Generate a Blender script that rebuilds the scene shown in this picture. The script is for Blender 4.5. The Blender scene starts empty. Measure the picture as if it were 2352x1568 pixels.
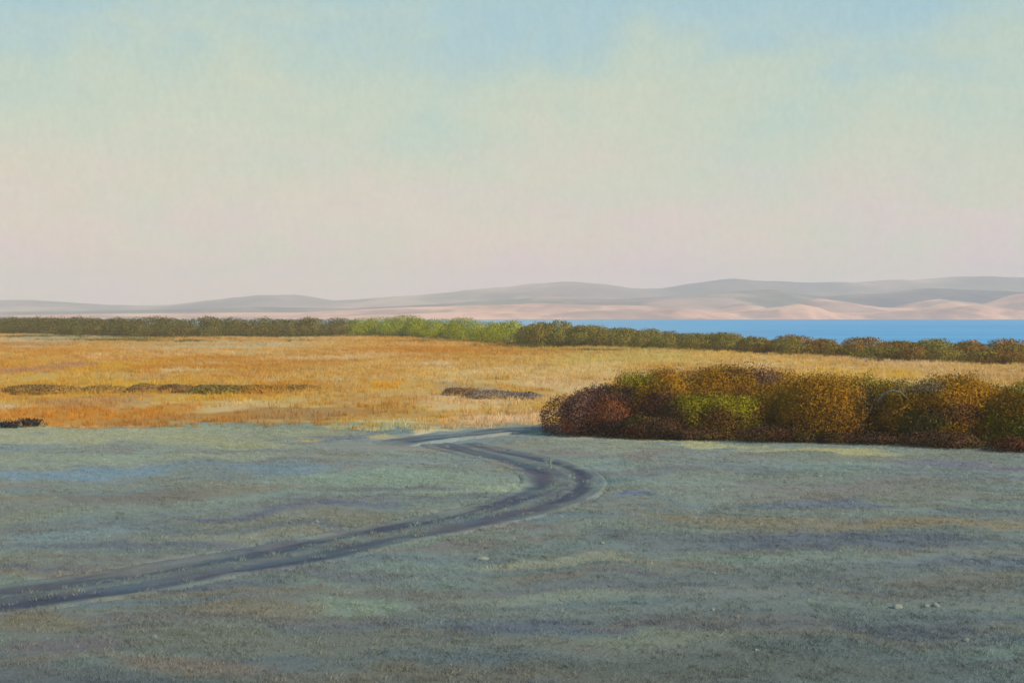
import bpy, math, random
import numpy as np
from mathutils import Vector

S = bpy.context.scene
C = S.collection

# ------------------------------------------------------------------ camera, sky, sun, exposure
EYE = 5.0                      # eye height above the meadow (the viewer stands on a low dune)
FPX = 1422.0                   # focal length in pixels of the 1024-wide picture (50 mm lens)
HOR = 306.0                    # row of the level line in that picture
SEA = -4.0

cam_d = bpy.data.cameras.new('camera')
cam_d.lens = 50.0; cam_d.sensor_width = 36.0
cam_d.clip_start = 0.1; cam_d.clip_end = 20000.0
cam = bpy.data.objects.new('camera', cam_d); C.objects.link(cam)
cam.location = (0.0, 0.0, EYE)
cam.rotation_euler = (math.radians(90) - math.atan((341.0 - HOR) / FPX), 0, 0)
S.camera = cam

def lin(c):
    c = np.asarray(c, dtype=float) / 255.0
    return np.where(c <= 0.04045, c / 12.92, ((c + 0.055) / 1.055) ** 2.4)

SUN_EL, SUN_AZ = 30.0, 128.0           # azimuth clockwise from the view direction: behind, to the right
wd = bpy.data.worlds.new('World'); S.world = wd; wd.use_nodes = True
nt = wd.node_tree; nt.nodes.clear()
N = nt.nodes.new; L = nt.links.new
def math_node(nt, op, a, b=None, c=None, clamp=False):
    n = nt.nodes.new('ShaderNodeMath'); n.operation = op; n.use_clamp = clamp
    for i, v in enumerate((a, b, c)):
        if v is None: continue
        if isinstance(v, (int, float)): n.inputs[i].default_value = v
        else: nt.links.new(v, n.inputs[i])
    return n.outputs[0]
def ramp_node(nt, fac, stops, interp='LINEAR'):
    n = nt.nodes.new('ShaderNodeValToRGB'); cr = n.color_ramp; cr.interpolation = interp
    while len(cr.elements) > 1: cr.elements.remove(cr.elements[-1])
    for i, (p, col) in enumerate(stops):
        e = cr.elements[0] if i == 0 else cr.elements.new(p)
        e.position = p; e.color = (*col, 1.0)
    nt.links.new(fac, n.inputs[0]); return n.outputs[0]
def mix_col(nt, fac, a, b, mode='MIX'):
    n = nt.nodes.new('ShaderNodeMix'); n.data_type = 'RGBA'; n.blend_type = mode
    for sock, v in ((n.inputs[0], fac), (n.inputs[6], a), (n.inputs[7], b)):
        if isinstance(v, (int, float)): sock.default_value = v
        elif isinstance(v, (tuple, list, np.ndarray)): sock.default_value = (*v, 1.0)
        else: nt.links.new(v, sock)
    return n.outputs[2]
def noise_node(nt, vec, scale, detail=3.0, rough=0.5, dist=0.0):
    n = nt.nodes.new('ShaderNodeTexNoise'); n.inputs['Scale'].default_value = scale
    n.inputs['Detail'].default_value = detail; n.inputs['Roughness'].default_value = rough
    n.inputs['Distortion'].default_value = dist
    if vec is not None: nt.links.new(vec, n.inputs['Vector'])
    return n.outputs[0]
def mapping(nt, vec, scale=(1, 1, 1), rot=(0, 0, 0), loc=(0, 0, 0)):
    n = nt.nodes.new('ShaderNodeMapping'); n.inputs['Scale'].default_value = scale
    n.inputs['Rotation'].default_value = rot; n.inputs['Location'].default_value = loc
    nt.links.new(vec, n.inputs['Vector']); return n.outputs[0]

tc = N('ShaderNodeTexCoord'); dirv = tc.outputs['Generated']
sep = N('ShaderNodeSeparateXYZ'); L(dirv, sep.inputs[0])
el = sep.outputs['Z']
n_big = noise_node(nt, mapping(nt, dirv, (1, 1, 2.2)), 7.0, 4.0, 0.55, 0.4)
n_mid = noise_node(nt, mapping(nt, dirv, (1, 1, 2.0), loc=(3, 1, 2)), 17.0, 4.0, 0.6, 0.6)
# thin milky veil: colour by elevation, edges of the tints broken by noise
wob = math_node(nt, 'ADD', el, math_node(nt, 'MULTIPLY', math_node(nt, 'SUBTRACT', n_big, 0.5), 0.20))
wob = math_node(nt, 'ADD', wob, math_node(nt, 'MULTIPLY', math_node(nt, 'SUBTRACT', n_mid, 0.5), 0.045))
veil = ramp_node(nt, wob, [
    (0.000, lin((236, 210, 195))), (0.030, lin((232, 210, 194))), (0.062, lin((222, 213, 192))),
    (0.108, lin((209, 215, 193))), (0.155, lin((195, 213, 197))), (0.200, lin((174, 206, 211))),
    (0.255, lin((156, 200, 219))), (0.400, lin((140, 180, 203))), (1.000, lin((112, 152, 188)))])
# rosy haze banks low down
low = math_node(nt, 'MULTIPLY', math_node(nt, 'SUBTRACT', 0.12, el), 11.0, clamp=True)
n_pink = noise_node(nt, mapping(nt, dirv, (1, 1, 2.6), loc=(5.2, 2, 7)), 11.0, 3.0, 0.5, 0.3)
pinkf = math_node(nt, 'MULTIPLY', math_node(nt, 'MULTIPLY', math_node(nt, 'SUBTRACT', n_pink, 0.44), 5.0, clamp=True), low)
veil = mix_col(nt, math_node(nt, 'MULTIPLY', pinkf, 0.85), veil, lin((233, 201, 207)))
# fine brushed cirrus
fa = noise_node(nt, mapping(nt, dirv, (1, 1, 0.42), rot=(0, math.radians(40), 0)), 120.0, 4.0, 0.62, 1.2)
fb = noise_node(nt, mapping(nt, dirv, (1, 1, 0.8), rot=(0, math.radians(-4), 0), loc=(9, 4, 1)), 260.0, 2.0, 0.6)
fine = math_node(nt, 'ADD', math_node(nt, 'MULTIPLY', math_node(nt, 'SUBTRACT', fa, 0.5), 0.14),
                 math_node(nt, 'MULTIPLY', math_node(nt, 'SUBTRACT', fb, 0.5), 0.14))
fine = math_node(nt, 'ADD', fine, 1.0)
cmb = N('ShaderNodeCombineXYZ')
for i in range(3): L(fine, cmb.inputs[i])
veil = mix_col(nt, 1.0, veil, cmb.outputs[0], 'MULTIPLY')
sky = N('ShaderNodeTexSky'); sky.sky_type = 'NISHITA'; sky.sun_disc = False
sky.sun_elevation = math.radians(SUN_EL); sky.sun_rotation = math.radians(SUN_AZ)
sky.air_density = 1.2; sky.dust_density = 2.0
bg1 = N('ShaderNodeBackground'); bg1.inputs[1].default_value = 0.09; L(sky.outputs[0], bg1.inputs[0])
bg2 = N('ShaderNodeBackground'); bg2.inputs[1].default_value = 1.0; L(veil, bg2.inputs[0])
mx = N('ShaderNodeMixShader'); mx.inputs[0].default_value = 0.9
L(bg1.outputs[0], mx.inputs[1]); L(bg2.outputs[0], mx.inputs[2])
wo = N('ShaderNodeOutputWorld'); L(mx.outputs[0], wo.inputs[0])

sd = bpy.data.lights.new('sun', 'SUN'); sd.energy = 4.0; sd.angle = math.radians(1.0); sd.color = (1.0, 0.88, 0.71)
sun = bpy.data.objects.new('sun', sd); C.objects.link(sun)
az, ele = math.radians(SUN_AZ), math.radians(SUN_EL)
to_sun = Vector((math.sin(az) * math.cos(ele), math.cos(az) * math.cos(ele), math.sin(ele)))
sun.rotation_euler = to_sun.to_track_quat('Z', 'Y').to_euler()

vs = S.view_settings
vs.view_transform = 'Standard'; vs.look = 'None'; vs.exposure = 0.0; vs.gamma = 1.0; vs.use_curve_mapping = False
S.render.engine = 'CYCLES'
S.cycles.use_denoising = True
S.cycles.max_bounces = 6; S.cycles.diffuse_bounces = 2; S.cycles.volume_bounces = 1
S.cycles.transparent_max_bounces = 4

# ------------------------------------------------------------------ helpers
rng = np.random.default_rng(7)

def tag(o, label=None, cat=None, group=None, kind=None):
    if label: o['label'] = label
    if cat: o['category'] = cat
    if group: o['group'] = group
    if kind: o['kind'] = kind
    return o

def ss(a, b, x):
    t = np.clip((np.asarray(x, float) - a) / (b - a), 0, 1)
    return t * t * (3 - 2 * t)

def vnoise(x, y, seed=0):
    xi = np.floor(x).astype(np.int64); yi = np.floor(y).astype(np.int64)
    fx = x - xi; fy = y - yi
    fx = fx * fx * (3 - 2 * fx); fy = fy * fy * (3 - 2 * fy)
    def h(i, j):
        n = (i * 374761393 + j * 668265263 + seed * 1442695041) & 0x7fffffff
        n = ((n ^ (n >> 13)) * 1274126177) & 0x7fffffff
        return ((n ^ (n >> 16)) & 0xffff) / 65535.0
    return (h(xi, yi) * (1 - fx) + h(xi + 1, yi) * fx) * (1 - fy) + (h(xi, yi + 1) * (1 - fx) + h(xi + 1, yi + 1) * fx) * fy

def fbm(x, y, seed=0, oct=4):
    s = 0; a = 0.5; t = 0
    for k in range(oct):
        s = s + a * vnoise(x * 2 ** k + 17.3 * k, y * 2 ** k - 9.1 * k, seed + k); t += a; a *= 0.55
    return s / t - 0.5

def dist_of(Yz):                      # metres to the meadow seen in row Yz (rows counted on a 2352-wide print)
    return EYE * FPX / (Yz * 0.43537 - HOR)
def spot(Xz, Yz):
    d = dist_of(Yz); return ((Xz * 0.43537 - 512.0) / FPX * d, d)

def mesh_obj(name, verts, faces, mat, parent=None, cols=None, smooth=False, vnormals=None):
    me = bpy.data.meshes.new(name)
    verts = np.asarray(verts, np.float32); faces = np.asarray(faces, np.int32)
    k = faces.shape[1]
    me.vertices.add(len(verts)); me.vertices.foreach_set('co', verts.ravel())
    me.loops.add(faces.size); me.loops.foreach_set('vertex_index', faces.ravel())
    me.polygons.add(len(faces))
    me.polygons.foreach_set('loop_start', np.arange(0, faces.size, k, dtype=np.int32))
    me.polygons.foreach_set('loop_total', np.full(len(faces), k, np.int32))
    me.update(calc_edges=True); me.validate()
    if cols is not None:
        at = me.attributes.new('col', 'FLOAT_COLOR', 'POINT')
        c4 = np.ones((len(verts), 4), np.float32); c4[:, :3] = cols
        at.data.foreach_set('color', c4.ravel())
    if smooth: me.polygons.foreach_set('use_smooth', np.ones(len(faces), bool))
    if vnormals is not None:
        me.polygons.foreach_set('use_smooth', np.ones(len(faces), bool)); me.normals_split_custom_set_from_vertices(np.asarray(vnormals, np.float32))
    if mat: me.materials.append(mat)
    o = bpy.data.objects.new(name, me); C.objects.link(o)
    if parent: o.parent = parent
    return o

def empty(name, loc, rz=0.0):
    o = bpy.data.objects.new(name, None); C.objects.link(o)
    o.empty_display_size = 0.3
    o.location = loc; o.rotation_euler = (0, 0, rz); return o

# ------------------------------------------------------------------ materials
def new_mat(name):
    m = bpy.data.materials.new(name); m.use_nodes = True
    nt = m.node_tree; b = nt.nodes['Principled BSDF']
    b.inputs['Roughness'].default_value = 0.9
    b.inputs['Specular IOR Level'].default_value = 0.12
    return m, nt, b

def attr_mat(name, instancer=False, var=0.25, scale=6.0, bump=0.0, bscale=20.0, trans=0.0, rough=0.9):
    m, nt, b = new_mat(name)
    a = nt.nodes.new('ShaderNodeAttribute'); a.attribute_name = 'col'
    if instancer: a.attribute_type = 'INSTANCER'
    geo = nt.nodes.new('ShaderNodeNewGeometry')
    n = noise_node(nt, geo.outputs['Position'], scale, 4.0, 0.6)
    f = math_node(nt, 'ADD', math_node(nt, 'MULTIPLY', math_node(nt, 'SUBTRACT', n, 0.5), 2.0 * var), 1.0)
    cb = nt.nodes.new('ShaderNodeCombineXYZ')
    for i in range(3): nt.links.new(f, cb.inputs[i])
    col = mix_col(nt, 1.0, a.outputs['Color'], cb.outputs[0], 'MULTIPLY')
    nt.links.new(col, b.inputs['Base Color'])
    b.inputs['Roughness'].default_value = rough
    if bump > 0:
        bn = nt.nodes.new('ShaderNodeBump'); bn.inputs['Strength'].default_value = bump; bn.inputs['Distance'].default_value = 0.06
        nt.links.new(noise_node(nt, geo.outputs['Position'], bscale, 5.0, 0.65), bn.inputs['Height'])
        nt.links.new(bn.outputs[0], b.inputs['Normal'])
    if trans > 0:
        tr = nt.nodes.new('ShaderNodeBsdfTranslucent'); nt.links.new(col, tr.inputs[0])
        ms = nt.nodes.new('ShaderNodeMixShader'); ms.inputs[0].default_value = trans
        nt.links.new(b.outputs[0], ms.inputs[1]); nt.links.new(tr.outputs[0], ms.inputs[2])
        nt.links.new(ms.outputs[0], nt.nodes['Material Output'].inputs[0])
    return m

M_ground = attr_mat('meadow_soil', var=0.2, scale=5.0, bump=0.8, bscale=11.0)
M_track = attr_mat('track_earth', var=0.25, scale=3.0, bump=0.6, bscale=14.0)
M_grass = attr_mat('grass_blades', instancer=True, var=0.18, scale=5.0, trans=0.25)
M_leaf = attr_mat('shrub_leaves', var=0.25, scale=9.0, trans=0.2, rough=0.75)
M_far = attr_mat('distant_slopes', var=0.34, scale=0.016, bump=0.0)
def plain_mat(name, c1, c2, scale, bump=0.3):
    m, nt, b = new_mat(name)
    geo = nt.nodes.new('ShaderNodeNewGeometry')
    n = noise_node(nt, geo.outputs['Position'], scale, 4.0, 0.6)
    nt.links.new(ramp_node(nt, n, [(0.3, c1), (0.7, c2)]), b.inputs['Base Color'])
    bn = nt.nodes.new('ShaderNodeBump'); bn.inputs['Strength'].default_value = bump; bn.inputs['Distance'].default_value = 0.02
    nt.links.new(n, bn.inputs['Height']); nt.links.new(bn.outputs[0], b.inputs['Normal'])
    return m
M_bark = plain_mat('grey_brown_bark', (0.045, 0.032, 0.026), (0.10, 0.075, 0.06), 14.0)
M_stone = plain_mat('pale_stone', (0.16, 0.18, 0.16), (0.30, 0.32, 0.27), 9.0, 0.5)
M_stick = plain_mat('bleached_wood', (0.16, 0.17, 0.14), (0.30, 0.31, 0.26), 22.0)
M_twig = plain_mat('dark_twig', (0.035, 0.033, 0.035), (0.075, 0.07, 0.07), 20.0)

# ------------------------------------------------------------------ colour of the ground cover
# cover colour patches, foreground shade put into the near ones: (x, y, half width, half height on the print, colour, strength)
FORE_SHADE = [(116, 128, 120), (120, 120, 114), (108, 124, 128), (126, 124, 108), (102, 111, 118), (122, 140, 130), (124, 132, 122), (110, 125, 122)]  # near grass tones with the cool foreground shade painted in
GOLD = [(208, 156, 78), (220, 166, 52), (204, 146, 66), (214, 178, 134), (198, 136, 58), (218, 172, 100), (190, 142, 96), (222, 188, 146), (212, 164, 84)]
def gold_edge(x): return 58.6 - 2.2 * ss(-9, -4, x) + 3.3 * ss(-3.5, 1.0, x) + 1.0 * ss(1.5, 4, x)  # line where the painted foreground shade stops and the gold begins

PATCH = []
def world_patch(Xz, Yz, hx, hy, col, a=0.8):
    x, d = spot(Xz, Yz)
    d1 = dist_of(Yz + hy); d0 = dist_of(max(Yz - hy, 745))
    PATCH.append((x, (d0 + d1) / 2, hx * 0.43537 / FPX * d, (d0 - d1) / 2, col, a))
prng = random.Random(3)
for i in range(900):                                    # random patchwork of the near sward, cool shade put into its grey-green
    Yz = 985 + 620 * prng.random() ** 1.1
    Xz = prng.uniform(-900, 3250)
    k = 0.45 + (Yz - 985) / 620
    col = prng.choice(FORE_SHADE)
    t = (Yz - 985) / 600
    lift = 1.12 - 0.24 * t
    world_patch(Xz, Yz, prng.uniform(160, 520) * (0.6 + 0.4 * k), prng.uniform(6, 17) * k, tuple(c * lift for c in col), prng.uniform(0.35, 0.85))
for i in range(520):                                    # golden field
    Yz = 772 + 205 * prng.random() ** 0.8
    Xz = prng.uniform(-900, 3250)
    world_patch(Xz, Yz, prng.uniform(80, 280), prng.uniform(4, 12), prng.choice(GOLD), prng.uniform(0.45, 0.95))
for p in [  # patches one can pick out
    (250, 838, 110, 11, (218, 156, 30)), (60, 848, 70, 14, (190, 136, 98)), (390, 852, 60, 8, (214, 178, 130)),
    (120, 876, 170, 10, (210, 160, 70)), (980, 830, 70, 7, (222, 186, 146)), (620, 832, 160, 9, (204, 140, 56)),
    (170, 778, 170, 6, (196, 172, 140)), (290, 782, 60, 4, (222, 160, 50)), (520, 792, 300, 7, (200, 176, 140)), (900, 788, 240, 8, (222, 176, 104)), (1120, 785, 90, 8, (226, 172, 92)),
    (150, 950, 260, 24, (206, 132, 44)), (420, 962, 200, 10, (186, 124, 56)), (480, 926, 230, 10, (214, 176, 118)), (660, 955, 170, 14, (176, 126, 70)), (260, 905, 220, 8, (206, 150, 66)),
    (620, 893, 90, 8, (206, 138, 36)), (900, 915, 120, 9, (214, 166, 98)), (870, 893, 60, 7, (222, 152, 40)), (900, 950, 130, 14, (196, 146, 78)),
    (1100, 870, 220, 18, (218, 174, 112)), (1110, 928, 190, 18, (222, 178, 128)), (1130, 965, 130, 12, (228, 184, 146)), (1080, 895, 90, 7, (176, 150, 124)),
    (880, 978, 110, 8, (208, 192, 146)), (1000, 992, 70, 5, (206, 190, 150)), (820, 992, 120, 6, (186, 172, 116)),
    (1430, 818, 200, 16, (212, 182, 112)), (1300, 850, 180, 16, (222, 180, 118)), (1330, 880, 130, 14, (224, 182, 134)),
    (1750, 822, 150, 10, (222, 172, 90)), (2000, 845, 230, 12, (222, 174, 112)), (2250, 852, 200, 12, (220, 172, 108)), (2130, 838, 80, 8, (224, 180, 132)),
    (200, 1000, 420, 14, (156, 160, 130)), (560, 1015, 240, 14, (150, 156, 126)), (170, 1082, 230, 13, (120, 144, 154)), (640, 1078, 150, 12, (120, 140, 146)),
    (330, 1050, 340, 12, (142, 154, 134)), (980, 1062, 190, 10, (128, 142, 138)), (860, 1105, 330, 20, (134, 152, 136)), (1090, 1130, 90, 18, (148, 162, 140)),
    (1000, 1145, 160, 8, (140, 156, 134)), (250, 1135, 210, 16, (118, 118, 110)), (500, 1180, 200, 8, (104, 112, 122)), (760, 1168, 180, 6, (106, 112, 124)), (560, 1225, 200, 12, (134, 138, 122)),
    (150, 1230, 160, 14, (122, 140, 140)), (1300, 1012, 60, 7, (158, 166, 146)), (1420, 1035, 110, 9, (142, 150, 134)),
    (1560, 1021, 200, 7, (172, 174, 134)), (1850, 1033, 220, 7, (176, 174, 130)), (2220, 1060, 170, 12, (124, 128, 136)), (1650, 1065, 240, 14, (132, 140, 134)),
    (1440, 1142, 60, 9, (108, 122, 142)), (1400, 1100, 60, 9, (108, 128, 130)), (1850, 1152, 160, 10, (112, 122, 130)), (1950, 1115, 320, 14, (128, 130, 124)),
    (1700, 1195, 260, 12, (134, 132, 112)), (2180, 1210, 300, 14, (138, 132, 110)), (1980, 1250, 380, 18, (102, 112, 118)), (1900, 1320, 420, 24, (112, 122, 116)), (600, 1470, 500, 34, (112, 118, 106)), (1700, 1540, 600, 36, (98, 106, 98)), (1500, 1250, 120, 14, (112, 120, 118)),
    (1250, 1290, 220, 12, (142, 148, 128)), (1000, 1330, 160, 20, (118, 134, 128)), (800, 1390, 180, 22, (128, 144, 126)), (560, 1400, 160, 18, (124, 122, 104)),
    (1180, 1440, 190, 14, (98, 108, 116)), (90, 1430, 160, 24, (122, 120, 100)), (160, 1490, 160, 30, (112, 112, 110)), (420, 1530, 200, 24, (122, 116, 104)),
    (1500, 1470, 260, 20, (122, 130, 112)), (1650, 1370, 240, 22, (122, 130, 122)), (2150, 1450, 220, 16, (94, 104, 108)), (2000, 1500, 330, 26, (98, 110, 106)), (2250, 1350, 220, 18, (116, 118, 108)), (1250, 1370, 260, 16, (128, 140, 126))]:
    world_patch(*p, a=0.85)

def cover_colour(x, y):
    """sRGB-like colour wanted for the ground cover at world x, y -> linear albedo"""
    x = np.asarray(x, float); y = np.asarray(y, float)
    wx = x + 0.035 * y * fbm(x * 6 / np.maximum(y, 12), y * 0.18, 5) * 2
    wy = y + 0.002 * y * y * fbm(x * 14 / np.maximum(y, 12), y * 0.25, 6) * 2
    t = ss(58, 16, y)
    base = np.stack([134 - 17 * t, 143 - 22 * t, 131 - 22 * t], -1)  # near base colour holds the foreground shade, darker towards the viewer
    g = ss(-1.3, 1.3, wy + 2.0 * fbm(x * 0.8, y * 0.5, 9) - gold_edge(x))[:, None]
    gb = np.array([208, 142, 56]) + (np.array([226, 186, 136]) - np.array([208, 142, 56])) * ss(-9, 6, x - 0.06 * (y - 60))[:, None]
    base = base * (1 - g) + gb * g
    sc = ss(-0.6, 0.8, wy - belt_y(x) + 3.0 * fbm(x * 0.4, y * 0.4, 12))[:, None]
    for (px, py, hx, hy, col, a) in PATCH:
        m = (np.abs(wx - px) < hx * 1.3) & (np.abs(wy - py) < hy * 1.5)
        if not m.any(): continue
        r = np.sqrt(((wx[m] - px) / hx) ** 2 + ((wy[m] - py) / hy) ** 2)
        w = (a * ss(1.2, 0.55, r))[:, None]
        base[m] = base[m] * (1 - w) + np.array(col, float) * w
    aa = (x / np.maximum(y, 12))[:, None]; n = fbm(x * 0.35, y * 0.35, 13)[:, None]
    scrub = np.array([106, 100, 46]) + (np.array([120, 88, 40]) - np.array([106, 100, 46])) * ss(-0.15, 0.15, n + (aa - 0.12) * 1.2)
    base = base * (1 - sc) + scrub * sc
    return lin(base)

GAIN_F, GAIN_G = 1.12, 1.02
def albedo(x, y):
    c = cover_colour(x, y)
    g = ss(-1.5, 1.5, np.asarray(y, float) - gold_edge(np.asarray(x, float)))[:, None]
    tf = np.array([1.04, 0.975, 0.99]) * GAIN_F; tg = np.array([0.93, 1.04, 1.08]) * GAIN_G
    return np.clip(c * (tf * (1 - g) + tg * g), 0.005, 0.75)

# ------------------------------------------------------------------ the lie of the land
BELT = [(-180, 262), (-140, 258), (-88, 245), (-54, 222), (-33, 228), (-20.7, 240), (-8.2, 211), (1.3, 178), (12.9, 170), (19.5, 162), (25, 152), (30, 142), (35, 133), (38.1, 128), (44.3, 123), (62, 112), (90, 100), (160, 90)]
bx_, by_ = np.array(BELT, float).T
def belt_y(x): return np.interp(x, bx_, by_)

TRACK = [(-260, 1392), (-60, 1380), (60, 1366), (230, 1345), (420, 1313), (640, 1276), (860, 1230), (1060, 1192), (1190, 1165), (1265, 1135), (1296, 1105), (1275, 1078), (1210, 1054), (1120, 1036), (1050, 1022), (1000, 1011)]
TRACK2 = [(860, 1024), (910, 1019), (950, 1013), (1000, 1006), (1080, 998), (1160, 989), (1240, 983), (1320, 976), (1420, 966)]
def smooth_path(pts, step=0.2):
    P = np.array([spot(*p) for p in pts])
    Q = np.vstack([2 * P[0] - P[1], P, 2 * P[-1] - P[-2]])
    out = []
    for i in range(1, len(Q) - 2):
        for t in np.linspace(0, 1, 24, endpoint=False):
            a, b, c, d = Q[i - 1], Q[i], Q[i + 1], Q[i + 2]
            out.append(0.5 * ((2 * b) + (-a + c) * t + (2 * a - 5 * b + 4 * c - d) * t * t + (-a + 3 * b - 3 * c + d) * t ** 3))
    out = np.array(out)
    s = np.concatenate([[0], np.cumsum(np.hypot(*np.diff(out, axis=0).T))])
    u = np.arange(0, s[-1], step)
    return np.stack([np.interp(u, s, out[:, 0]), np.interp(u, s, out[:, 1])], -1)
PATH1 = smooth_path(TRACK); PATH2 = smooth_path(TRACK2)
def path_dist(x, y, P):
    out = np.full(len(x), 99.0)
    m = (x > P[:, 0].min() - 4) & (x < P[:, 0].max() + 4) & (y > P[:, 1].min() - 4) & (y < P[:, 1].max() + 4)
    idx = np.where(m)[0]
    for k in range(0, len(idx), 4000):
        j = idx[k:k + 4000]
        out[j] = np.sqrt(((x[j, None] - P[None, :, 0]) ** 2 + (y[j, None] - P[None, :, 1]) ** 2).min(1))
    return out

def height(x, y):
    x = np.asarray(x, float); y = np.asarray(y, float)
    z = 0.16 * fbm(x / 9, y / 9, 21) + 0.07 * fbm(x / 1.7, y / 1.7, 22, 3)
    z = z + 0.5 * fbm(x / 40, y / 30, 23, 3) * ss(62, 110, y)
    z = z + 3.3 * ss(17, 2, y)
    by = belt_y(x)
    bank = 0.35 + 0.45 * ss(6, -10, x)
    z = z + bank * ss(by + 1, by + 9, y)
    return z - (8.6 + bank) * ss(by + 15, by + 80, y)

# ------------------------------------------------------------------ ground
rows = [-250, -120, -60, -30, -10, 0, 5, 9, 12, 14]
y = 15.0
while y < 420:
    rows.append(y); y += max(0.10, 0.00021 * y * y if y < 150 else 0.035 * y)
rows = np.array(rows)
nc = 560
u = np.linspace(-1, 1, nc); acol = 0.42 * u + 1.1 * u ** 5
YY, AA = np.meshgrid(rows, acol, indexing='ij')
XX = AA * (np.abs(YY) + 14 + 60 * ss(14, -60, YY) )
gx, gy = XX.ravel(), YY.ravel()
gd = np.minimum(path_dist(gx, gy, PATH1[9:-9]), path_dist(gx, gy, PATH2[9:-9]))
gz = height(gx, gy) - 0.12 * ss(1.45, 1.05, gd)
gcol = albedo(gx, gy)
ii = np.arange(len(rows) * nc).reshape(len(rows), nc)
gf = np.stack([ii[:-1, :-1], ii[:-1, 1:], ii[1:, 1:], ii[1:, :-1]], -1).reshape(-1, 4)
ground = mesh_obj('ground', np.stack([gx, gy, gz], -1), gf, M_ground, cols=gcol, smooth=True)
tag(ground, kind='structure')

# ------------------------------------------------------------------ dirt track: two worn ruts and a grassy crown
def make_track(name, P, w=1.4, sep=0.60, up=0.0):
    T = np.gradient(P, axis=0); T /= np.linalg.norm(T, axis=1)[:, None]
    Nn = np.stack([-T[:, 1], T[:, 0]], -1)
    off = np.linspace(-w, w, 29)
    X = P[:, None, 0] + Nn[:, None, 0] * off[None]; Y = P[:, None, 1] + Nn[:, None, 1] * off[None]
    x, yy = X.ravel(), Y.ravel(); o = np.tile(off, len(P))
    sl = np.repeat(np.arange(len(P)) * 0.2, len(off)); L_ = sl.max()
    wander = 0.22 * fbm(sl / 4.5, o * 0 + 0.5, 31) * 2 + 0.10 * fbm(sl / 1.3, o * 0.6, 30) * 2
    oo = o + wander
    wid = 0.38 + 0.18 * fbm(sl / 3.0, np.sign(oo) * 3.0, 39) * 2
    rut = np.exp(-np.abs((np.abs(oo) - sep) / wid) ** 2.2)
    streak = fbm(sl / 2.8, o * 7.0, 32, 4)
    fade = ss(0, 2.0, sl) * ss(L_, L_ - 2.0, sl)
    z = height(x, yy) + 0.012 + up - 0.06 * rut * fade + 0.035 * fbm(x * 2.5, yy * 2.5, 33) + 0.06 * streak
    z = z - (0.17 + up) * ss(w - 0.22, w, np.abs(o)) - 0.22 * (1 - ss(0, 1.2, sl) * ss(L_, L_ - 1.2, sl))
    a = albedo(x, yy)
    q = ss(-0.10, 0.12, fbm(sl / 5.0, o * 1.4, 35) + 0.05)[:, None]
    dk = lin((80, 95, 104)) * (1 - q) + lin((70, 74, 90)) * q
    q2 = ss(0.06, 0.2, fbm(sl / 2.6, o * 4, 37))[:, None] * 0.6
    dk = dk * (1 - q2) + lin((98, 88, 94)) * q2
    dk = dk * (1 + 0.9 * streak)[:, None]
    f = np.clip(0.46 + 0.52 * rut + 1.5 * streak, 0, 1) * ss(w, w - 0.75, np.abs(o) + 0.40 * fbm(x * 1.3, yy * 1.3, 34) * 2) * fade
    col = a * (1 - f[:, None]) + dk * f[:, None]
    n = len(off); idx = np.arange(len(P) * n).reshape(len(P), n)
    fc = np.stack([idx[:-1, :-1], idx[:-1, 1:], idx[1:, 1:], idx[1:, :-1]], -1).reshape(-1, 4)
    return tag(mesh_obj(name, np.stack([x, yy, z], -1), fc[:, ::-1], M_track, cols=col, smooth=True), kind='structure')
make_track('dirt_track', PATH1)
t2 = make_track('dirt_track_fork', PATH2, 1.2, 0.5, 0.05)

# ------------------------------------------------------------------ sea
def water_mat():
    m, nt, b = new_mat('sea_water')
    geo = nt.nodes.new('ShaderNodeNewGeometry')
    n = noise_node(nt, mapping(nt, geo.outputs['Position'], (0.007, 0.03, 1)), 1.0, 4.0, 0.6)
    wc = ramp_node(nt, n, [(0.30, (0.05, 0.29, 0.58)), (0.5, (0.05, 0.35, 0.68)), (0.68, (0.09, 0.43, 0.64))])
    sp = nt.nodes.new('ShaderNodeSeparateXYZ'); nt.links.new(geo.outputs['Position'], sp.inputs[0])
    sh = nt.nodes.new('ShaderNodeMapRange'); sh.inputs['From Min'].default_value = 150; sh.inputs['From Max'].default_value = -10; sh.interpolation_type = 'SMOOTHSTEP'
    nt.links.new(math_node(nt, 'ADD', sp.outputs[0], math_node(nt, 'MULTIPLY', n, 60.0)), sh.inputs['Value'])
    nt.links.new(mix_col(nt, math_node(nt, 'MULTIPLY', sh.outputs[0], 0.75), wc, (0.34, 0.44, 0.48)), b.inputs['Base Color'])
    b.inputs['Roughness'].default_value = 0.5; b.inputs['Specular IOR Level'].default_value = 0.06
    bn = nt.nodes.new('ShaderNodeBump'); bn.inputs['Strength'].default_value = 0.6; bn.inputs['Distance'].default_value = 0.3
    nt.links.new(noise_node(nt, mapping(nt, geo.outputs['Position'], (0.15, 0.4, 1)), 1.0, 3.0), bn.inputs['Height'])
    nt.links.new(bn.outputs[0], b.inputs['Normal'])
    return m
sx = np.linspace(-4000, 4000, 41); sy = np.linspace(60, 1500, 25)
SXX, SYY = np.meshgrid(sx, sy)
si = np.arange(SXX.size).reshape(SXX.shape)
water = mesh_obj('water', np.stack([SXX.ravel(), SYY.ravel(), np.full(SXX.size, SEA)], -1),
                 np.stack([si[:-1, :-1], si[:-1, 1:], si[1:, 1:], si[1:, :-1]], -1).reshape(-1, 4), water_mat())
tag(water, kind='structure')

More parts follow.
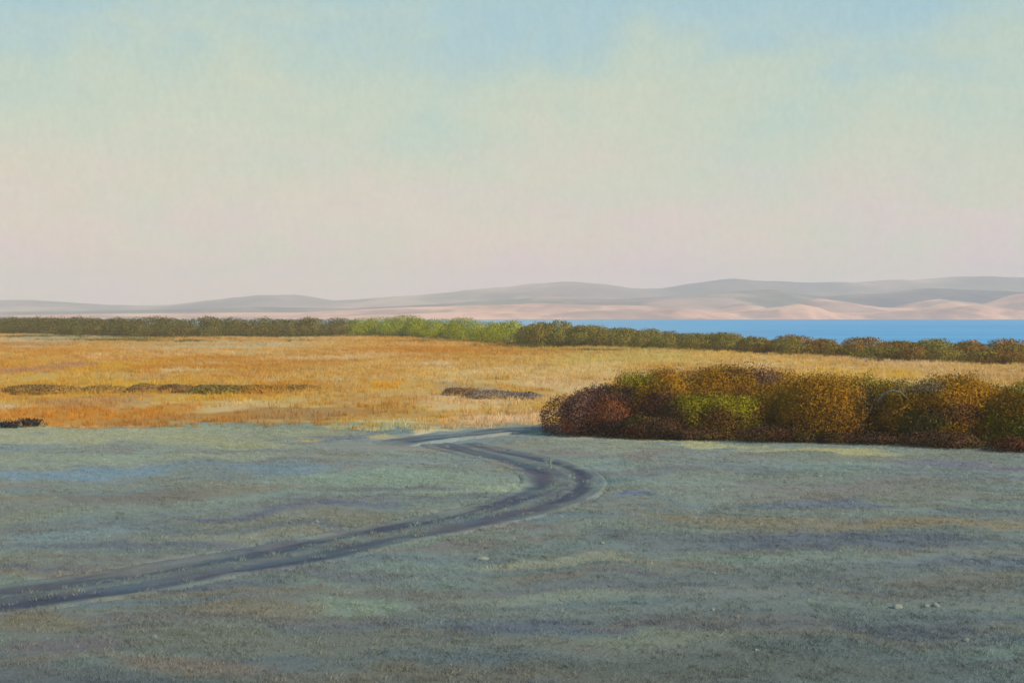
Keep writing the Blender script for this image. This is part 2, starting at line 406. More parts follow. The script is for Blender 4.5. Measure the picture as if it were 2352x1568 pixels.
# ------------------------------------------------------------------ far shore: hills and pink sand bluffs
def ridge(name, D, pts, depth, colf, seed, base=-6.0, rough=0.0, x0=-1.3, x1=1.3, nx=1000, ny=44):
    """crest heights from a skyline (print columns and rows) at distance D, a real range with slopes both ways"""
    P = np.array(pts, float)
    a = np.linspace(x0, x1, nx) * 1.0
    Xp = (a * FPX + 512) / 0.43537
    crest = EYE - (np.interp(Xp, P[:, 0], P[:, 1]) * 0.43537 - HOR) / FPX * D
    v = np.linspace(-1, 1, ny)
    A, V = np.meshgrid(a, v)
    CR = np.tile(crest, (ny, 1))
    prof = np.where(V < 0, ss(-1, 0, V) ** 0.9, 1 - 0.85 * ss(0, 1, V))
    X = A * D; Y = D + V * depth
    g = fbm(X / (depth * 0.22), Y / (depth * 0.5), seed, 5) + 0.45 * fbm((X + 0.35 * Y) / (depth * 0.07), Y / (depth * 0.6), seed + 7, 4)
    CR = CR + 0.05 * (CR - base) * fbm(X / (depth * 0.09), X * 0 + seed, seed + 3, 4) * 2
    Z = base + (CR - base) * prof + rough * (CR - base) * g * 2 * np.sin(np.pi * np.clip((V + 1), 0, 1))
    col = colf(X.ravel(), Y.ravel(), ((Z - base) / (CR - base + 1e-6)).ravel(), g.ravel())
    idx = np.arange(A.size).reshape(A.shape)
    f = np.stack([idx[:-1, :-1], idx[:-1, 1:], idx[1:, 1:], idx[1:, :-1]], -1).reshape(-1, 4)
    return tag(mesh_obj(name, np.stack([X.ravel(), Y.ravel(), Z.ravel()], -1), f, M_far, cols=col, smooth=True), kind='structure')

SKYL = [(-2200, 690), (-1200, 670), (-500, 684), (-150, 690), (0, 690), (60, 688), (230, 699), (330, 701), (430, 699), (540, 686), (610, 676), (680, 675), (760, 689), (830, 687), (1000, 675), (1060, 667), (1200, 655), (1290, 648), (1380, 653), (1440, 662), (1520, 662), (1600, 650), (1680, 641), (1800, 645), (1950, 650), (2100, 641), (2250, 635), (2352, 637), (2700, 645), (3200, 630), (4200, 655)]
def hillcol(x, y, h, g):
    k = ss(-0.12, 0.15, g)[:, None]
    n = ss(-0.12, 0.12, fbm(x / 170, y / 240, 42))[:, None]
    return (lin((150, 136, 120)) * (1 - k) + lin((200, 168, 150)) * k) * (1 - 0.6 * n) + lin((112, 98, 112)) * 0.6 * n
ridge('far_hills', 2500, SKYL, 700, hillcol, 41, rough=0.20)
MIDL = [(-2200, 715), (-400, 712), (0, 716), (300, 712), (600, 704), (800, 708), (1000, 698), (1250, 680), (1400, 688), (1600, 676), (1760, 662), (1880, 680), (2050, 670), (2130, 662), (2352, 668), (2800, 655), (4000, 690)]
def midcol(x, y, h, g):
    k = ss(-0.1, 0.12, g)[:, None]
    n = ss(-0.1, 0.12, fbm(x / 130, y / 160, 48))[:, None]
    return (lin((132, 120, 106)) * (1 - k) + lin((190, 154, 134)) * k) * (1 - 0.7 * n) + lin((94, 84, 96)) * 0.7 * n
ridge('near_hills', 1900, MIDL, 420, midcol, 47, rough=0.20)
BLUF = [(-2200, 716), (-600, 722), (0, 722), (400, 718), (700, 716), (900, 706), (1100, 700), (1250, 696), (1400, 700), (1560, 702), (1640, 708), (1700, 697), (1740, 701), (1775, 718), (1800, 712), (1850, 690), (1880, 684), (1930, 692), (2000, 704), (2070, 706), (2110, 692), (2150, 686), (2220, 694), (2260, 702), (2300, 690), (2345, 674), (2420, 670), (2600, 700), (3000, 690), (4000, 705)]
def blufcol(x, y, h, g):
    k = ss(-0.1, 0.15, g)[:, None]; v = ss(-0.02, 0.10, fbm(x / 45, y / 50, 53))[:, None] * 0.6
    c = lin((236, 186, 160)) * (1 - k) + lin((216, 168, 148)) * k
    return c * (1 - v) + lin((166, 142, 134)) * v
FRNT = [(-2200, 727), (0, 727), (500, 725), (900, 722), (1050, 715), (1180, 719), (1330, 711), (1480, 716), (1560, 709), (1690, 716), (1760, 708), (1830, 697), (1875, 703), (1900, 716), (1990, 718), (2060, 712), (2150, 708), (2230, 700), (2290, 706), (2330, 714), (2420, 700), (2700, 712), (4000, 716)]
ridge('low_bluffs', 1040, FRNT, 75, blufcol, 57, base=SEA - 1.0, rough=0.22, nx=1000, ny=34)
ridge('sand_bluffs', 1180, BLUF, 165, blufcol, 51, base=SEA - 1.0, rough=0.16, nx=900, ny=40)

# ------------------------------------------------------------------ grass (stuff): blades in tufts, scattered over the meadow
def tuft(name, n, hmin, hmax, spread, wd, seed, lean=0.6):
    r = np.random.default_rng(seed); V = []; F = []
    for i in range(n):
        a = r.uniform(0, 2 * np.pi); rad = spread * math.sqrt(r.random())
        b = np.array([math.cos(a) * rad, math.sin(a) * rad, -0.02]); h = r.uniform(hmin, hmax)
        la = a + r.normal(0, 0.7); le = h * lean * r.uniform(0.2, 1.0)
        side = np.array([-math.sin(la + 1.2), math.cos(la + 1.2), 0]) * wd * r.uniform(0.7, 1.3)
        mid = b + np.array([math.cos(la) * le * 0.3, math.sin(la) * le * 0.3, h * 0.62])
        tip = b + np.array([math.cos(la) * le, math.sin(la) * le, h])
        k = len(V); V += [b - side, b + side, mid + side * 0.7, mid - side * 0.7, tip]
        F += [(k, k + 1, k + 2), (k, k + 2, k + 3), (k + 3, k + 2, k + 4)]
    me = bpy.data.meshes.new(name); me.from_pydata([tuple(v) for v in V], [], F); me.materials.append(M_grass)
    return bpy.data.objects.new(name, me)

def scatter(name, pts, cols, scl, protos, label):
    me = bpy.data.meshes.new(name); n = len(pts)
    me.vertices.add(n); me.vertices.foreach_set('co', np.asarray(pts, np.float32).ravel())
    a = me.attributes.new('col', 'FLOAT_COLOR', 'POINT'); c4 = np.ones((n, 4), np.float32); c4[:, :3] = cols
    a.data.foreach_set('color', c4.ravel())
    a = me.attributes.new('scl', 'FLOAT', 'POINT'); a.data.foreach_set('value', np.asarray(scl, np.float32))
    a = me.attributes.new('rot', 'FLOAT_VECTOR', 'POINT')
    r3 = np.zeros((n, 3), np.float32); r3[:, 2] = rng.uniform(0, 6.28, n); a.data.foreach_set('vector', r3.ravel())
    a = me.attributes.new('pick', 'INT', 'POINT'); a.data.foreach_set('value', rng.integers(0, len(protos), n).astype(np.int32))
    o = bpy.data.objects.new(name, me); C.objects.link(o)
    pc = bpy.data.collections.new(name + '_tufts')
    for p in protos: pc.objects.link(p)
    ng = bpy.data.node_groups.new(name, 'GeometryNodeTree')
    ng.interface.new_socket('Geometry', in_out='INPUT', socket_type='NodeSocketGeometry')
    ng.interface.new_socket('Geometry', in_out='OUTPUT', socket_type='NodeSocketGeometry')
    gi = ng.nodes.new('NodeGroupInput'); go = ng.nodes.new('NodeGroupOutput')
    ci = ng.nodes.new('GeometryNodeCollectionInfo'); ci.inputs['Collection'].default_value = pc
    ci.inputs['Separate Children'].default_value = True; ci.inputs['Reset Children'].default_value = True
    ip = ng.nodes.new('GeometryNodeInstanceOnPoints'); ip.inputs['Pick Instance'].default_value = True
    def na(nm, t):
        q = ng.nodes.new('GeometryNodeInputNamedAttribute'); q.data_type = t; q.inputs[0].default_value = nm
        return [s for s in q.outputs if s.enabled and s.name == 'Attribute'][0]
    K = ng.links.new
    K(gi.outputs[0], ip.inputs['Points']); K(ci.outputs[0], ip.inputs['Instance'])
    K(na('pick', 'INT'), ip.inputs['Instance Index']); K(na('scl', 'FLOAT'), ip.inputs['Scale'])
    e2r = ng.nodes.new('FunctionNodeEulerToRotation'); K(na('rot', 'FLOAT_VECTOR'), e2r.inputs[0]); K(e2r.outputs[0], ip.inputs['Rotation'])
    K(ip.outputs[0], go.inputs[0])
    md = o.modifiers.new('scatter', 'NODES'); md.node_group = ng
    return tag(o, label, 'grass', kind='stuff')

def fan_points(n, y0, y1, amax, seed):
    r = np.random.default_rng(seed)
    s = np.sqrt(r.random(n) * (y1 ** 2 - y0 ** 2) + y0 ** 2)
    return (r.uniform(-amax, amax, n) * (s + 3)), s

short = [tuft('tuft_short', 20, 0.022, 0.078, 0.14, 0.006, 60 + k, 1.4) for k in range(4)]
x, yv = fan_points(120000, 17, 62, 0.47, 61)
d = np.minimum(path_dist(x, yv, PATH1) - 0.5 * ss(44, 50, yv), path_dist(x, yv, PATH2) - 0.9)
den = 0.35 + 0.65 * ss(-0.12, 0.12, fbm(x / 1.4, yv / 1.4, 63))
keep = (rng.random(len(x)) < den) & ((d > 1.05 + 0.3 * rng.random(len(x))) | ((np.abs(d) < 0.34) & (rng.random(len(x)) < 0.4) & (yv < 45)) | (rng.random(len(x)) < 0.03)) & (yv < gold_edge(x) + 0.8)
x, yv = x[keep], yv[keep]
cc = albedo(x, yv) * (1.22 + 0.16 * rng.normal(0, 1, len(x)))[:, None].clip(0.5, 1.6)  # blades take the cover colour with its painted shade
scatter('short_grass', np.stack([x, yv, height(x, yv)], -1), cc, rng.uniform(0.6, 1.25, len(x)), short,
        'short grey green grass covering the near meadow around the track, shade in its colour')
tall = [tuft('tuft_tall', 18, 0.12, 0.34, 0.26, 0.014, 70 + k, 0.7) for k in range(4)]
x, yv = fan_points(110000, 56, 250, 0.47, 71)
keep = (yv > gold_edge(x) - 0.4 + 0.8 * rng.random(len(x))) & (yv < belt_y(x) + 3) & (np.minimum(path_dist(x, yv, PATH1), path_dist(x, yv, PATH2)) > 1.0)
den = 0.3 + 0.7 * ss(-0.15, 0.1, fbm(x / 5, yv / 7, 73)); keep &= rng.random(len(x)) < den
x, yv = x[keep], yv[keep]
cc = albedo(x, np.maximum(yv, gold_edge(x) + 5.0)) * (1 + 0.10 * rng.normal(0, 1, len(x)))[:, None].clip(0.6, 1.5)
scatter('golden_grass', np.stack([x, yv, height(x, yv)], -1), cc, rng.uniform(0.5, 1.1, len(x)) * (0.7 + yv / 250), tall,
        'dry golden grass covering the sunlit field behind the near meadow')

# ------------------------------------------------------------------ shrubs
def tube(pts, radii, sides=6):
    pts = np.asarray(pts, float); V = []; F = []
    for i, p in enumerate(pts):
        t = pts[min(i + 1, len(pts) - 1)] - pts[max(i - 1, 0)]; t = t / (np.linalg.norm(t) + 1e-9)
        u = np.cross(t, [0.3, 0.9, 0.1]); u /= np.linalg.norm(u) + 1e-9; w = np.cross(t, u)
        for k in range(sides):
            a = 2 * math.pi * k / sides
            V.append(p + radii[i] * (math.cos(a) * u + math.sin(a) * w))
    for i in range(len(pts) - 1):
        for k in range(sides):
            a = i * sides + k; b = i * sides + (k + 1) % sides
            F.append((a, b, b + sides, a + sides))
    return V, F

def leaves(P, Nrm, size, r):
    n = len(P)
    d = Nrm * 0.6 + r.normal(0, 0.65, (n, 3)); d /= np.linalg.norm(d, axis=1)[:, None]
    q = r.normal(0, 1, (n, 3)); s = np.cross(d, q); s /= np.linalg.norm(s, axis=1)[:, None] + 1e-9
    L_ = (size * r.uniform(0.6, 1.3, n))[:, None]
    V = np.stack([P - d * L_ * 0.5, P + s * L_ * 0.36, P + d * L_ * 0.5, P - s * L_ * 0.36], 1).reshape(-1, 3)
    F = np.arange(4 * n).reshape(n, 4)
    return V, F

def crown(w, dp, h, lobes, n, size, seed, palette, patches=(), z0=0.12, sprig=0.05, wpos=None):
    """leafy crown from overlapping lobes; returns verts, faces, colours. patches: (x, z, rx, rz, colour) of differently coloured growth"""
    r = np.random.default_rng(seed)
    lc = []
    for i in range(lobes):
        a = r.uniform(0, 2 * np.pi); q = math.sqrt(r.random()) * 0.62
        lx, ly = math.cos(a) * q * w / 2, math.sin(a) * q * dp / 2
        top = h * (1 - 0.30 * q ** 2) * r.uniform(0.84, 1.0)
        rz = top * r.uniform(0.42, 0.66)
        lc.append((lx, ly, top - rz, w * r.uniform(0.14, 0.27), dp * r.uniform(0.18, 0.32), rz))
    lc.append((0, 0, h * 0.24, w * 0.48, dp * 0.46, h * 0.64))
    lc = np.array(lc); wgt = lc[:, 3] * lc[:, 5]; wgt /= wgt.sum()
    k = r.choice(len(lc), n, p=wgt)
    v = r.normal(0, 1, (n, 3)); v /= np.linalg.norm(v, axis=1)[:, None]
    # tufting: pull the points towards sprig centres
    rad = 0.74 + 0.32 * r.random(n) ** 0.7 + 0.22 * (r.random(n) < sprig) * r.random(n) + 0.10 * np.sin(v[:, 0] * 9 + k) * np.sin(v[:, 2] * 8 + 2 * k) * np.cos(v[:, 1] * 7 - k)
    P = lc[k, :3] + v * lc[k, 3:6] * rad[:, None]
    m = P[:, 2] > z0 * r.random(n); P, v, k = P[m], v[m], k[m]
    V, F = leaves(P, v, size, r)
    pal = np.array([lin(c) for c in palette])
    if wpos is None: g = fbm(P[:, 0] * 1.3 / max(w / 4, .6) + seed, P[:, 2] * 1.6 + P[:, 1] * 0.7, seed, 3) + 0.5
    else: g = fbm((P[:, 0] + wpos[0]) * 0.55, P[:, 2] * 1.1 + (P[:, 1] + wpos[1]) * 0.5, 77, 4) + 0.5
    t = np.clip((g - 0.22) / 0.56, 0, 0.999) * (len(pal) - 1)
    i0 = t.astype(int); f = (t - i0)[:, None]
    col = pal[i0] * (1 - f) + pal[np.minimum(i0 + 1, len(pal) - 1)] * f
    for (cx, cz, rx, rz, c) in patches:
        q = np.sqrt(((P[:, 0] - cx) / rx) ** 2 + ((P[:, 2] - cz) / rz) ** 2) + 1.1 * fbm(P[:, 0] * 1.8, P[:, 2] * 2.2, seed + 9, 4)
        wq = ss(1.2, 0.5, q)[:, None] * 0.85
        col = col * (1 - wq) + lin(c) * wq
    col = col * (1 + 0.13 * r.normal(0, 1, len(P)))[:, None].clip(0.6, 1.5)
    nm = v / np.maximum(lc[k, 3:6], 0.05); nm /= np.linalg.norm(nm, axis=1)[:, None]
    nm = nm + r.normal(0, 0.30, nm.shape) + np.array([0, 0, 0.15]); nm /= np.linalg.norm(nm, axis=1)[:, None]
    Q = V.reshape(-1, 4, 3); fn = np.cross(Q[:, 1] - Q[:, 0], Q[:, 2] - Q[:, 0])
    bad = (fn * nm).sum(1) < 0; F[bad] = F[bad][:, ::-1]
    global LEAF_N; LEAF_N = np.repeat(nm, 4, 0)
    return V, F, np.repeat(col, 4, 0)

def make_shrub(name, loc, w, dp, h, seed, palette, label, group, patches=(), lobes=18, dens=1350, size=0.062, cat='shrub', stems=6, cross=True):
    t = empty(name, (loc[0], loc[1], float(height(np.array([loc[0]]), np.array([loc[1]]))[0])))
    area = (w * h + dp * h + w * dp) * 1.1
    if cat == 'shrub' and h > 1.2: w *= 1.12
    V, F, c = crown(w, dp, h, lobes, int(area * dens), size, seed, palette, patches, wpos=loc if cat == 'shrub' else None)
    mesh_obj('foliage', V, F, M_leaf, t, cols=c, vnormals=LEAF_N)
    r = np.random.default_rng(seed + 500)
    for i in range(stems):
        a = r.uniform(0, 2 * np.pi); q = r.uniform(0.25, 0.8)
        e = np.array([math.cos(a) * q * w / 2.3, math.sin(a) * q * dp / 2.3, h * r.uniform(0.55, 0.85)])
        b = np.array([math.cos(a) * 0.12, math.sin(a) * 0.12, -0.1])
        mid = b * 0.45 + e * 0.55 + r.normal(0, 0.12, 3)
        V, F = tube([b, b * 0.7 + mid * 0.3 + r.normal(0, 0.04, 3), mid, e], [0.055, 0.045, 0.03, 0.010])
        mesh_obj('stem', V, F, M_bark, t, smooth=True)
    return tag(t, label, cat, group)

AMBER = [(112, 78, 46), (156, 112, 28), (182, 130, 24), (168, 132, 24), (130, 92, 42)]
OLIVE = [(118, 100, 30), (150, 128, 24), (170, 150, 26), (142, 126, 28), (126, 90, 40)]
PURPLE = [(98, 68, 60), (126, 90, 76), (142, 102, 86), (110, 74, 62), (136, 82, 46)]
DARK = [(74, 56, 46), (94, 70, 44), (106, 72, 50), (106, 88, 40), (70, 54, 48)]
GREEN = (160, 148, 22); PLUM = (120, 84, 74); GREY = (158, 136, 96); RUST = (160, 84, 40); AMB = (178, 128, 24)
TG = 'shrubs of the thicket beside the track'
make_shrub('shrub', (2.95, 55.0), 3.3, 3.0, 1.75, 101, PURPLE, 'low purplish brown shrub at the left tip of the thicket, by the track bend', TG,
           [(-1.2, 1.0, 0.7, 0.55, (128, 88, 74)), (-1.1, 0.45, 0.7, 0.3, RUST), (0.3, 0.4, 0.9, 0.35, (72, 52, 42))])
make_shrub('shrub', (5.5, 56.0), 3.3, 3.2, 2.75, 102, AMBER, 'brown shrub with a bright yellow green tuft on its upper left side', TG,
           [(-0.75, 2.25, 0.65, 0.42, GREEN), (-1.1, 1.45, 0.5, 0.45, (128, 98, 84)), (0.2, 1.1, 1.0, 0.6, (98, 66, 54))])
make_shrub('shrub', (9.1, 57.0), 6.2, 3.8, 2.98, 103, AMBER, 'largest amber shrub with a dark plum top, tallest in the middle of the thicket', TG,
           [(0.0, 2.95, 2.2, 0.32, PLUM), (1.1, 2.3, 0.7, 0.7, PLUM), (-1.4, 2.2, 1.0, 0.5, AMB)], lobes=13)
make_shrub('shrub', (8.0, 54.2), 4.6, 2.6, 1.95, 104, OLIVE, 'yellow green shrub in front of the tallest amber shrub', TG,
           [(-1.2, 1.35, 0.8, 0.4, GREEN), (0.8, 1.3, 1.1, 0.38, GREEN), (-0.2, 0.75, 0.9, 0.5, (132, 88, 44)), (-2.0, 0.8, 0.7, 0.7, (104, 70, 56)), (1.8, 1.2, 0.7, 0.7, (158, 112, 30))])
make_shrub('shrub', (12.4, 53.2), 4.7, 3.2, 2.7, 105, AMBER, 'amber and olive shrub right of the tallest one, with a grey brown hollow', TG,
           [(0.9, 1.5, 0.7, 0.8, (98, 84, 52)), (-0.9, 1.6, 1.1, 0.7, AMB), (1.2, 2.3, 0.8, 0.3, (146, 128, 30))])
make_shrub('shrub', (15.9, 51.8), 4.6, 3.2, 2.6, 106, AMBER, 'amber shrub with a greyish top and dark side near the right end of the thicket', TG,
           [(-1.2, 2.1, 0.8, 0.35, GREY), (0.7, 1.9, 1.0, 0.5, AMB), (0.0, 1.2, 1.2, 0.35, (110, 74, 40)), (-1.2, 0.8, 0.8, 0.5, (100, 96, 50))])
make_shrub('shrub', (19.0, 50.4), 4.4, 3.2, 2.75, 107, OLIVE, 'olive green shrub cut by the right edge of the picture', TG,
           [(-0.6, 2.2, 0.7, 0.4, GREEN), (-1.2, 1.5, 0.8, 0.6, AMB), (-0.7, 0.8, 0.8, 0.5, (124, 126, 24))])
make_shrub('shrub', (23.2, 50.2), 4.6, 3.2, 2.5, 108, AMBER, 'brown shrub beyond the right edge of the thicket', TG)
make_shrub('shrub', (4.0, 56.6), 3.2, 2.8, 2.05, 109, PURPLE, 'plum brown shrub behind the low shrub at the left tip of the thicket', TG)
make_shrub('shrub', (10.9, 54.6), 3.6, 3.0, 2.35, 110, AMBER, 'amber shrub between the yellow green shrub and the grey brown hollow', TG, [(0.2, 1.5, 1.0, 0.6, AMB)])
make_shrub('shrub', (14.2, 53.4), 3.8, 3.0, 2.3, 111, OLIVE, 'dull olive shrub behind the pale bare branch', TG, [(-0.6, 1.2, 0.8, 0.7, (112, 96, 58)), (0.9, 1.9, 0.8, 0.4, (150, 132, 60))])
make_shrub('shrub', (17.4, 52.2), 3.4, 3.0, 2.35, 112, AMBER, 'amber shrub left of the olive one at the right edge of the picture', TG, [(0.0, 1.7, 1.0, 0.6, AMB)])
for k, (sx_, sy_, w, h, lab) in enumerate([
        (4.7, 53.3, 2.6, 0.95, 'dark brown undergrowth clump at the thicket foot, nearest the track'),
        (7.2, 52.5, 2.8, 0.75, 'dark brown undergrowth clump at the thicket foot, second from the track'),
        (9.9, 52.0, 3.0, 0.8, 'dark brown undergrowth clump at the thicket foot below the tallest shrub'),
        (12.9, 51.0, 3.2, 0.8, 'dark brown undergrowth clump at the foot of the amber and olive shrub'),
        (15.6, 49.7, 2.6, 0.65, 'low dark undergrowth clump at the thicket foot near its right end'),
        (17.4, 48.9, 2.0, 0.75, 'reddish dark undergrowth clump at the bottom right corner of the thicket')]):
    make_shrub('low_shrub', (sx_ + (0.3, -0.4, 0.5, 0.0, -0.3, 0.2)[k], sy_ + (0.4, 0.9, 0.5, 0.8, 0.6, 0.3)[k]), w * (1.3, 1.05, 1.35, 1.1, 1.2, 1.3)[k], 1.7, h * (1.0, 0.62, 0.9, 0.7, 0.95, 0.7)[k], 130 + k, DARK, lab, 'undergrowth at the thicket foot', lobes=7, dens=1100, size=0.06, stems=4,
               patches=[(-0.5, 0.3, 0.5, 0.2, (112, 64, 36))] if k in (0, 2, 5) else ())

def make_branch(name, pts, radii, label):
    V, F = tube(pts, radii, 6)
    return tag(mesh_obj(name, V, F, M_stick, smooth=True), label, 'branch')
make_branch('bare_branch', [(13.35, 51.9, 1.55), (13.55, 51.6, 1.86), (13.8, 51.4, 1.97), (14.05, 51.3, 1.9), (14.25, 51.2, 1.68)], [0.028, 0.028, 0.026, 0.02, 0.008],
            'pale bare branch arching over the hollow in the thicket')

# ------------------------------------------------------------------ belt of scrub along the shore
def far_proto(w, dp, h, seed, palette, n=4200, size=0.145):
    V, F, c = crown(w, dp, h, 12, n, size, seed, palette, z0=0.05, sprig=0.015)
    t = empty('shore_shrub', (0, 0, 0)); mesh_obj('foliage', V, F, M_leaf, t, cols=c, vnormals=LEAF_N)
    for sx in (-0.3, 0.3):
        V, F = tube([(sx, 0, -0.4), (sx * 2, 0.1, h * 0.4), (sx * 3.2, 0, h * 0.75)], [0.09, 0.06, 0.02], 5)
        mesh_obj('stem', V, F, M_bark, t, smooth=True)
    return t
def copy_tree(o):
    c = o.copy(); C.objects.link(c)
    for ch in o.children:
        k = ch.copy(); C.objects.link(k); k.parent = c
    return c
FOLI = [(112, 102, 46), (120, 114, 54), (128, 120, 56), (116, 100, 50), (138, 104, 46)]
FBRI = [(118, 118, 28), (140, 142, 26), (156, 158, 34), (130, 130, 28), (108, 102, 38)]
FBRO = [(122, 94, 42), (142, 110, 38), (126, 92, 44), (116, 102, 40), (138, 132, 40)]
FMID = [(118, 114, 44), (132, 126, 46), (126, 112, 44), (136, 114, 42), (118, 118, 56)]
def brighter(pal, f): return [tuple(min(255, v * f) for v in c) for c in pal]
FOLI = brighter(FOLI, 1.12); FBRI = brighter(FBRI, 1.22); FBRO = [(158, 114, 46), (176, 130, 40), (150, 104, 50), (140, 122, 42), (164, 156, 42)]; FMID = brighter(FMID, 1.18)
PROT = {'o': [far_proto(7.4, 4.8, 2.35, 201 + k, FOLI) for k in range(3)], 'b': [far_proto(6.6, 4.6, 2.75, 211 + k, FBRI) for k in range(2)],
        'r': [far_proto(5.0, 3.6, 1.62, 221 + k, FBRO) for k in range(3)], 'm': [far_proto(5.4, 3.8, 1.8, 231 + k, FMID) for k in range(2)]}
used = set()
LAB = {'o': 'olive shrubs of the shore belt', 'b': 'bright green shrubs of the shore belt', 'm': 'middle shrubs of the shore belt', 'r': 'brown shrubs of the shore belt'}
ROW = ['in the shore belt\'s front row', 'in the shore belt\'s second row', 'in the shore belt\'s back row']
def belt_label(kind, a, row):
    what = {'o': 'dull olive shrub', 'b': 'bright yellow green shrub', 'm': 'green brown shrub', 'r': 'reddish brown shrub'}[kind]
    if kind == 'o': where = 'at its left end' if a < -0.25 else 'beside the bright ones' if a > -0.18 else 'left of centre'
    elif kind == 'b': where = 'where it is tallest' if -0.10 < a < -0.03 else 'at the bright stretch\'s edge'
    elif kind == 'm' and a < 0.09: where = 'where the blue water starts'
    else: where = 'behind the thicket' if a < 0.27 else 'at the right edge'
    return what + ' ' + ROW[row] + ', ' + where
r = random.Random(11)
for row in range(3):
    xx = -104.0 + row * 1.7
    while xx < 62:
        yb = float(belt_y(xx)) + 2.0 + row * 3.2 + r.uniform(-1.0, 1.0)
        a = xx / yb
        kind = 'o' if a < -0.118 else 'b' if a < 0.004 else 'm' if a < 0.165 else 'r'
        if kind == 'o' and r.random() < 0.0: kind = 'r'
        if kind in 'mr' and a > 0.06: kind = 'r' if r.random() < float(ss(0.08, 0.24, a)) * 0.75 else 'm'
        k = r.randrange(len(PROT[kind])); src = PROT[kind][k]
        o = src if (kind, k) not in used else copy_tree(src)
        used.add((kind, k))
        s = r.uniform(0.84, 1.08) * (0.96 if kind == 'b' and (a < -0.10 or a > -0.03) else 1.15 if kind == 'o' else 1.0)
        s *= {0: 0.86, 1: 1.0, 2: 1.02}[row]
        o.location = (xx, yb, float(height(np.array([xx]), np.array([yb]))[0]) - 0.05)
        o.rotation_euler = (0, 0, r.uniform(0, 6.28)); o.scale = (s * r.uniform(0.95, 1.2), s, s * r.uniform(0.94, 1.05) * float(np.interp(a, [0.0, 0.06, 0.10, 0.165, 0.2], [1.75, 1.45, 1.10, 0.98, 0.98]) if kind in 'mr' else 1.0))
        tag(o, belt_label(kind, a, row), 'shrub', LAB[kind])
        xx += r.uniform(2.9, 4.2) * (1.0 if kind in 'ob' else 0.72)

# ------------------------------------------------------------------ low clumps in the golden field
CL = [(95, 893, 150, 22, (142, 112, 62), 'long low brown clump at the left end of the field row'),
      (235, 893, 80, 18, (150, 120, 64), 'brown clump second from the left in the field row'),
      (325, 892, 60, 20, (142, 112, 66), 'brown clump third from the left in the field row'),
      (398, 893, 70, 18, (134, 104, 62), 'dark brown clump left of the green one in the field row'),
      (495, 896, 110, 20, (124, 108, 56), 'greenish clump in the middle of the brown field row'),
      (590, 896, 100, 18, (150, 114, 48), 'olive brown clump right of the green one in the field row'),
      (690, 893, 70, 12, (152, 118, 60), 'small orange brown clump at the right end of the field row'),
      (1060, 902, 70, 16, (128, 96, 66), 'brown grey clump left of the thicket in the golden field'),
      (1130, 908, 100, 18, (128, 112, 96), 'longest grey clump in the golden field left of the thicket'),
      (1205, 912, 70, 14, (124, 112, 102), 'grey clump in the golden field closest to the thicket')]
for k, (Xz, Yz, wz, hz, c, lab) in enumerate(CL):
    x0, d0 = spot(Xz, Yz + hz / 2); m2 = 0.43537 / FPX * d0
    pal = [tuple(min(v * f, 255) for v in c) for f in (1.22, 1.34, 1.44, 1.28)]
    make_shrub('field_clump', (x0, d0 + 0.6), wz * m2 * 1.4, 2.6, hz * m2 * 1.1, 160 + k, pal, lab, 'low clumps in the golden field', lobes=7, dens=1000, size=0.065, stems=3, cat='clump')

# ------------------------------------------------------------------ dark dead plants at the left edge of the meadow
DL = ['dark dead plant at the left edge, cut by the picture side', 'dark dead plant second from the left edge', 'tallest dark dead plant by the left edge', 'dark dead plant farthest from the left edge']
for k, (Xz, Yz, hz) in enumerate([(6, 982, 17), (32, 982, 19), (58, 980, 24), (84, 979, 20)]):
    x0, d0 = spot(Xz, Yz); m2 = 0.43537 / FPX * d0
    z0 = float(height(np.array([x0]), np.array([d0]))[0])
    t = empty('dead_plant', (x0, d0, z0)); rr = np.random.default_rng(300 + k)
    for j in range(16):
        a = rr.uniform(0, 6.28); h = hz * m2 * rr.uniform(0.55, 1.1); q = rr.uniform(0.1, 0.38)
        V, F = tube([(0, 0, -0.05), (math.cos(a) * q * 0.5, math.sin(a) * q * 0.5, h * 0.6), (math.cos(a) * q, math.sin(a) * q, h)], [0.022, 0.018, 0.012], 5)
        mesh_obj('stem', V, F, M_twig, t)
    V, F, c = crown(0.85, 0.7, hz * m2 * 0.9, 5, 420, 0.06, 320 + k, [(58, 58, 62), (76, 74, 76), (66, 64, 66)], z0=0.0)
    mesh_obj('foliage', V, F, M_leaf, t, cols=c, vnormals=LEAF_N)
    tag(t, DL[k], 'plant', 'dark dead plants at the left edge')

# ------------------------------------------------------------------ stones and sticks lying in the meadow
def stone(Xz, Yz, wz, label, flat=0.65, seed=0):
    x0, d0 = spot(Xz, Yz); w = wz * 0.43537 / FPX * d0
    rr = np.random.default_rng(seed); V = []; F = []
    nu, nv = 12, 8
    for j in range(nv + 1):
        for i in range(nu):
            th = math.pi * j / nv; ph = 2 * math.pi * i / nu
            p = np.array([math.sin(th) * math.cos(ph), math.sin(th) * math.sin(ph) * 0.8, math.cos(th) * flat])
            n = 1 + 0.16 * math.sin(3 * p[0] + seed) * math.cos(4 * p[1] - seed) + 0.06 * math.sin(7 * p[2] + 3 * p[0] + seed)
            V.append(p * n * w / 2)
    for j in range(nv):
        for i in range(nu):
            a = j * nu + i; b = j * nu + (i + 1) % nu
            F.append((a, a + nu, b + nu, b))
    o = mesh_obj('stone', V, F, M_stone, smooth=True)
    o.location = (x0, d0, float(height(np.array([x0]), np.array([d0]))[0]) + w * flat * 0.08); o.rotation_euler = (0, 0, rr.uniform(0, 6))
    return tag(o, label, 'stone', 'stones in the near meadow')
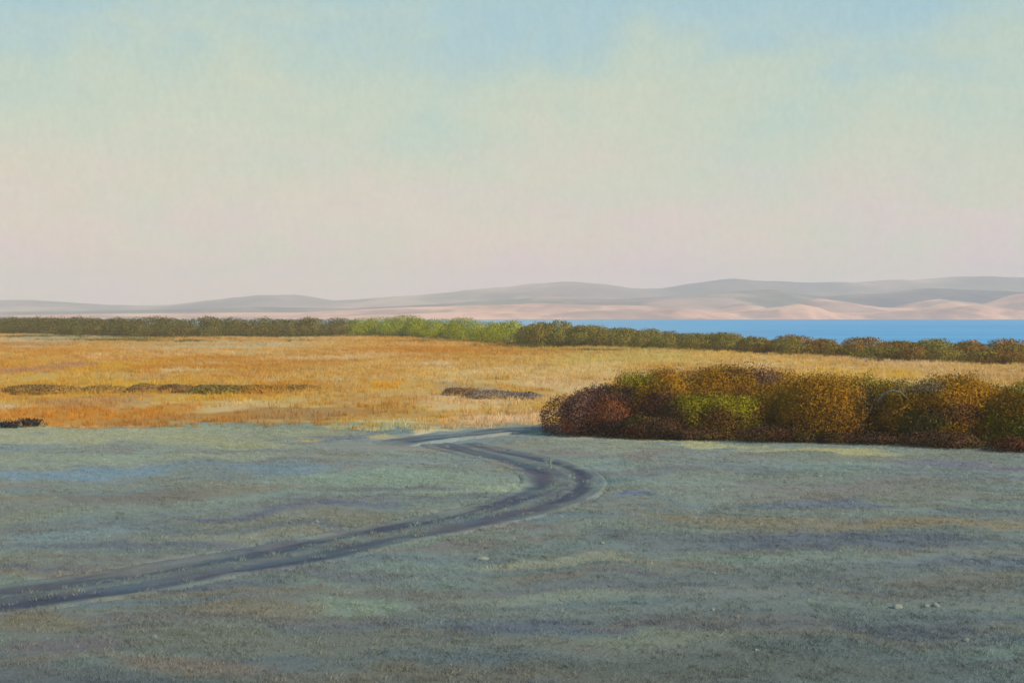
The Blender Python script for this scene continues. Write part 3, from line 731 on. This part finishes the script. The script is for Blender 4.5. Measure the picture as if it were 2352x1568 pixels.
for k, (Xz, Yz, wz, lab) in enumerate([
        (2065, 1398, 26, 'largest round pale stone in the meadow at lower right'), (2132, 1394, 18, 'left one of two stones lying close together at lower right'),
        (2154, 1393, 22, 'right one of two stones lying close together at lower right'), (2225, 1475, 17, 'pale stone lowest and farthest right in the meadow'),
        (726, 1199, 14, 'small stone above the track at left'), (406, 1150, 11, 'tiny stone high in the left meadow'),
        (1108, 1287, 34, 'flat pale stone just below the track in the middle'), (1384, 1253, 13, 'small pale stone right of the flat one below the track'),
        (1490, 1082, 11, 'tiny pale stone right of the track bend'), (1880, 1095, 24, 'flat pale stone in front of the thicket'), (350, 1468, 17, 'stone in the lower left meadow'),
        (1740, 1498, 12, 'small stone at the bottom right of centre'), (1640, 1408, 13, 'small stone above the upright twig at lower right')]):
    stone(Xz, Yz, wz, lab, seed=k, flat=0.4 if wz > 22 and k != 0 else 0.7)

def stick(pts, rad, label, name='fallen_stick'):
    P = []
    for (Xz, Yz, up) in pts:
        x0, d0 = spot(Xz, Yz); P.append((x0, d0, float(height(np.array([x0]), np.array([d0]))[0]) + up))
    V, F = tube(P, [rad * f for f in np.linspace(1, 0.6, len(P))], 7)
    nb = len(V); V = list(V) + [P[0], P[-1]]; F = list(F)
    tri = []
    o = mesh_obj(name, V, F, M_stick, smooth=True)
    return tag(o, label, 'stick', 'sticks lying in the meadow')
stick([(1265, 1074, 0), (1264.5, 1074, .2), (1263, 1074, .42)], 0.03, 'upright pale peg beside the track bend', 'wooden_peg')

# ------------------------------------------------------------------ air
def haze():
    m = bpy.data.materials.new('haze_air'); m.use_nodes = True; nt = m.node_tree
    for n in list(nt.nodes):
        if n.type != 'OUTPUT_MATERIAL': nt.nodes.remove(n)
    v = nt.nodes.new('ShaderNodeVolumePrincipled'); v.inputs['Color'].default_value = (0.96, 0.91, 0.87, 1)
    v.inputs['Density'].default_value = 0.00040; v.inputs['Anisotropy'].default_value = 0.0
    nt.links.new(v.outputs[0], nt.nodes['Material Output'].inputs['Volume'])
    x, y0, y1, z0, z1 = 5600, -320, 3600, -14, 78
    V = [(-x, y0, z0), (x, y0, z0), (x, y1, z0), (-x, y1, z0), (-x, y0, z1), (x, y0, z1), (x, y1, z1), (-x, y1, z1)]
    F = [(0, 3, 2, 1), (4, 5, 6, 7), (0, 1, 5, 4), (1, 2, 6, 5), (2, 3, 7, 6), (3, 0, 4, 7)]
    return tag(mesh_obj('haze', V, F, m), 'pale haze hanging over the bay and the far hills', 'haze', kind='stuff')
haze()
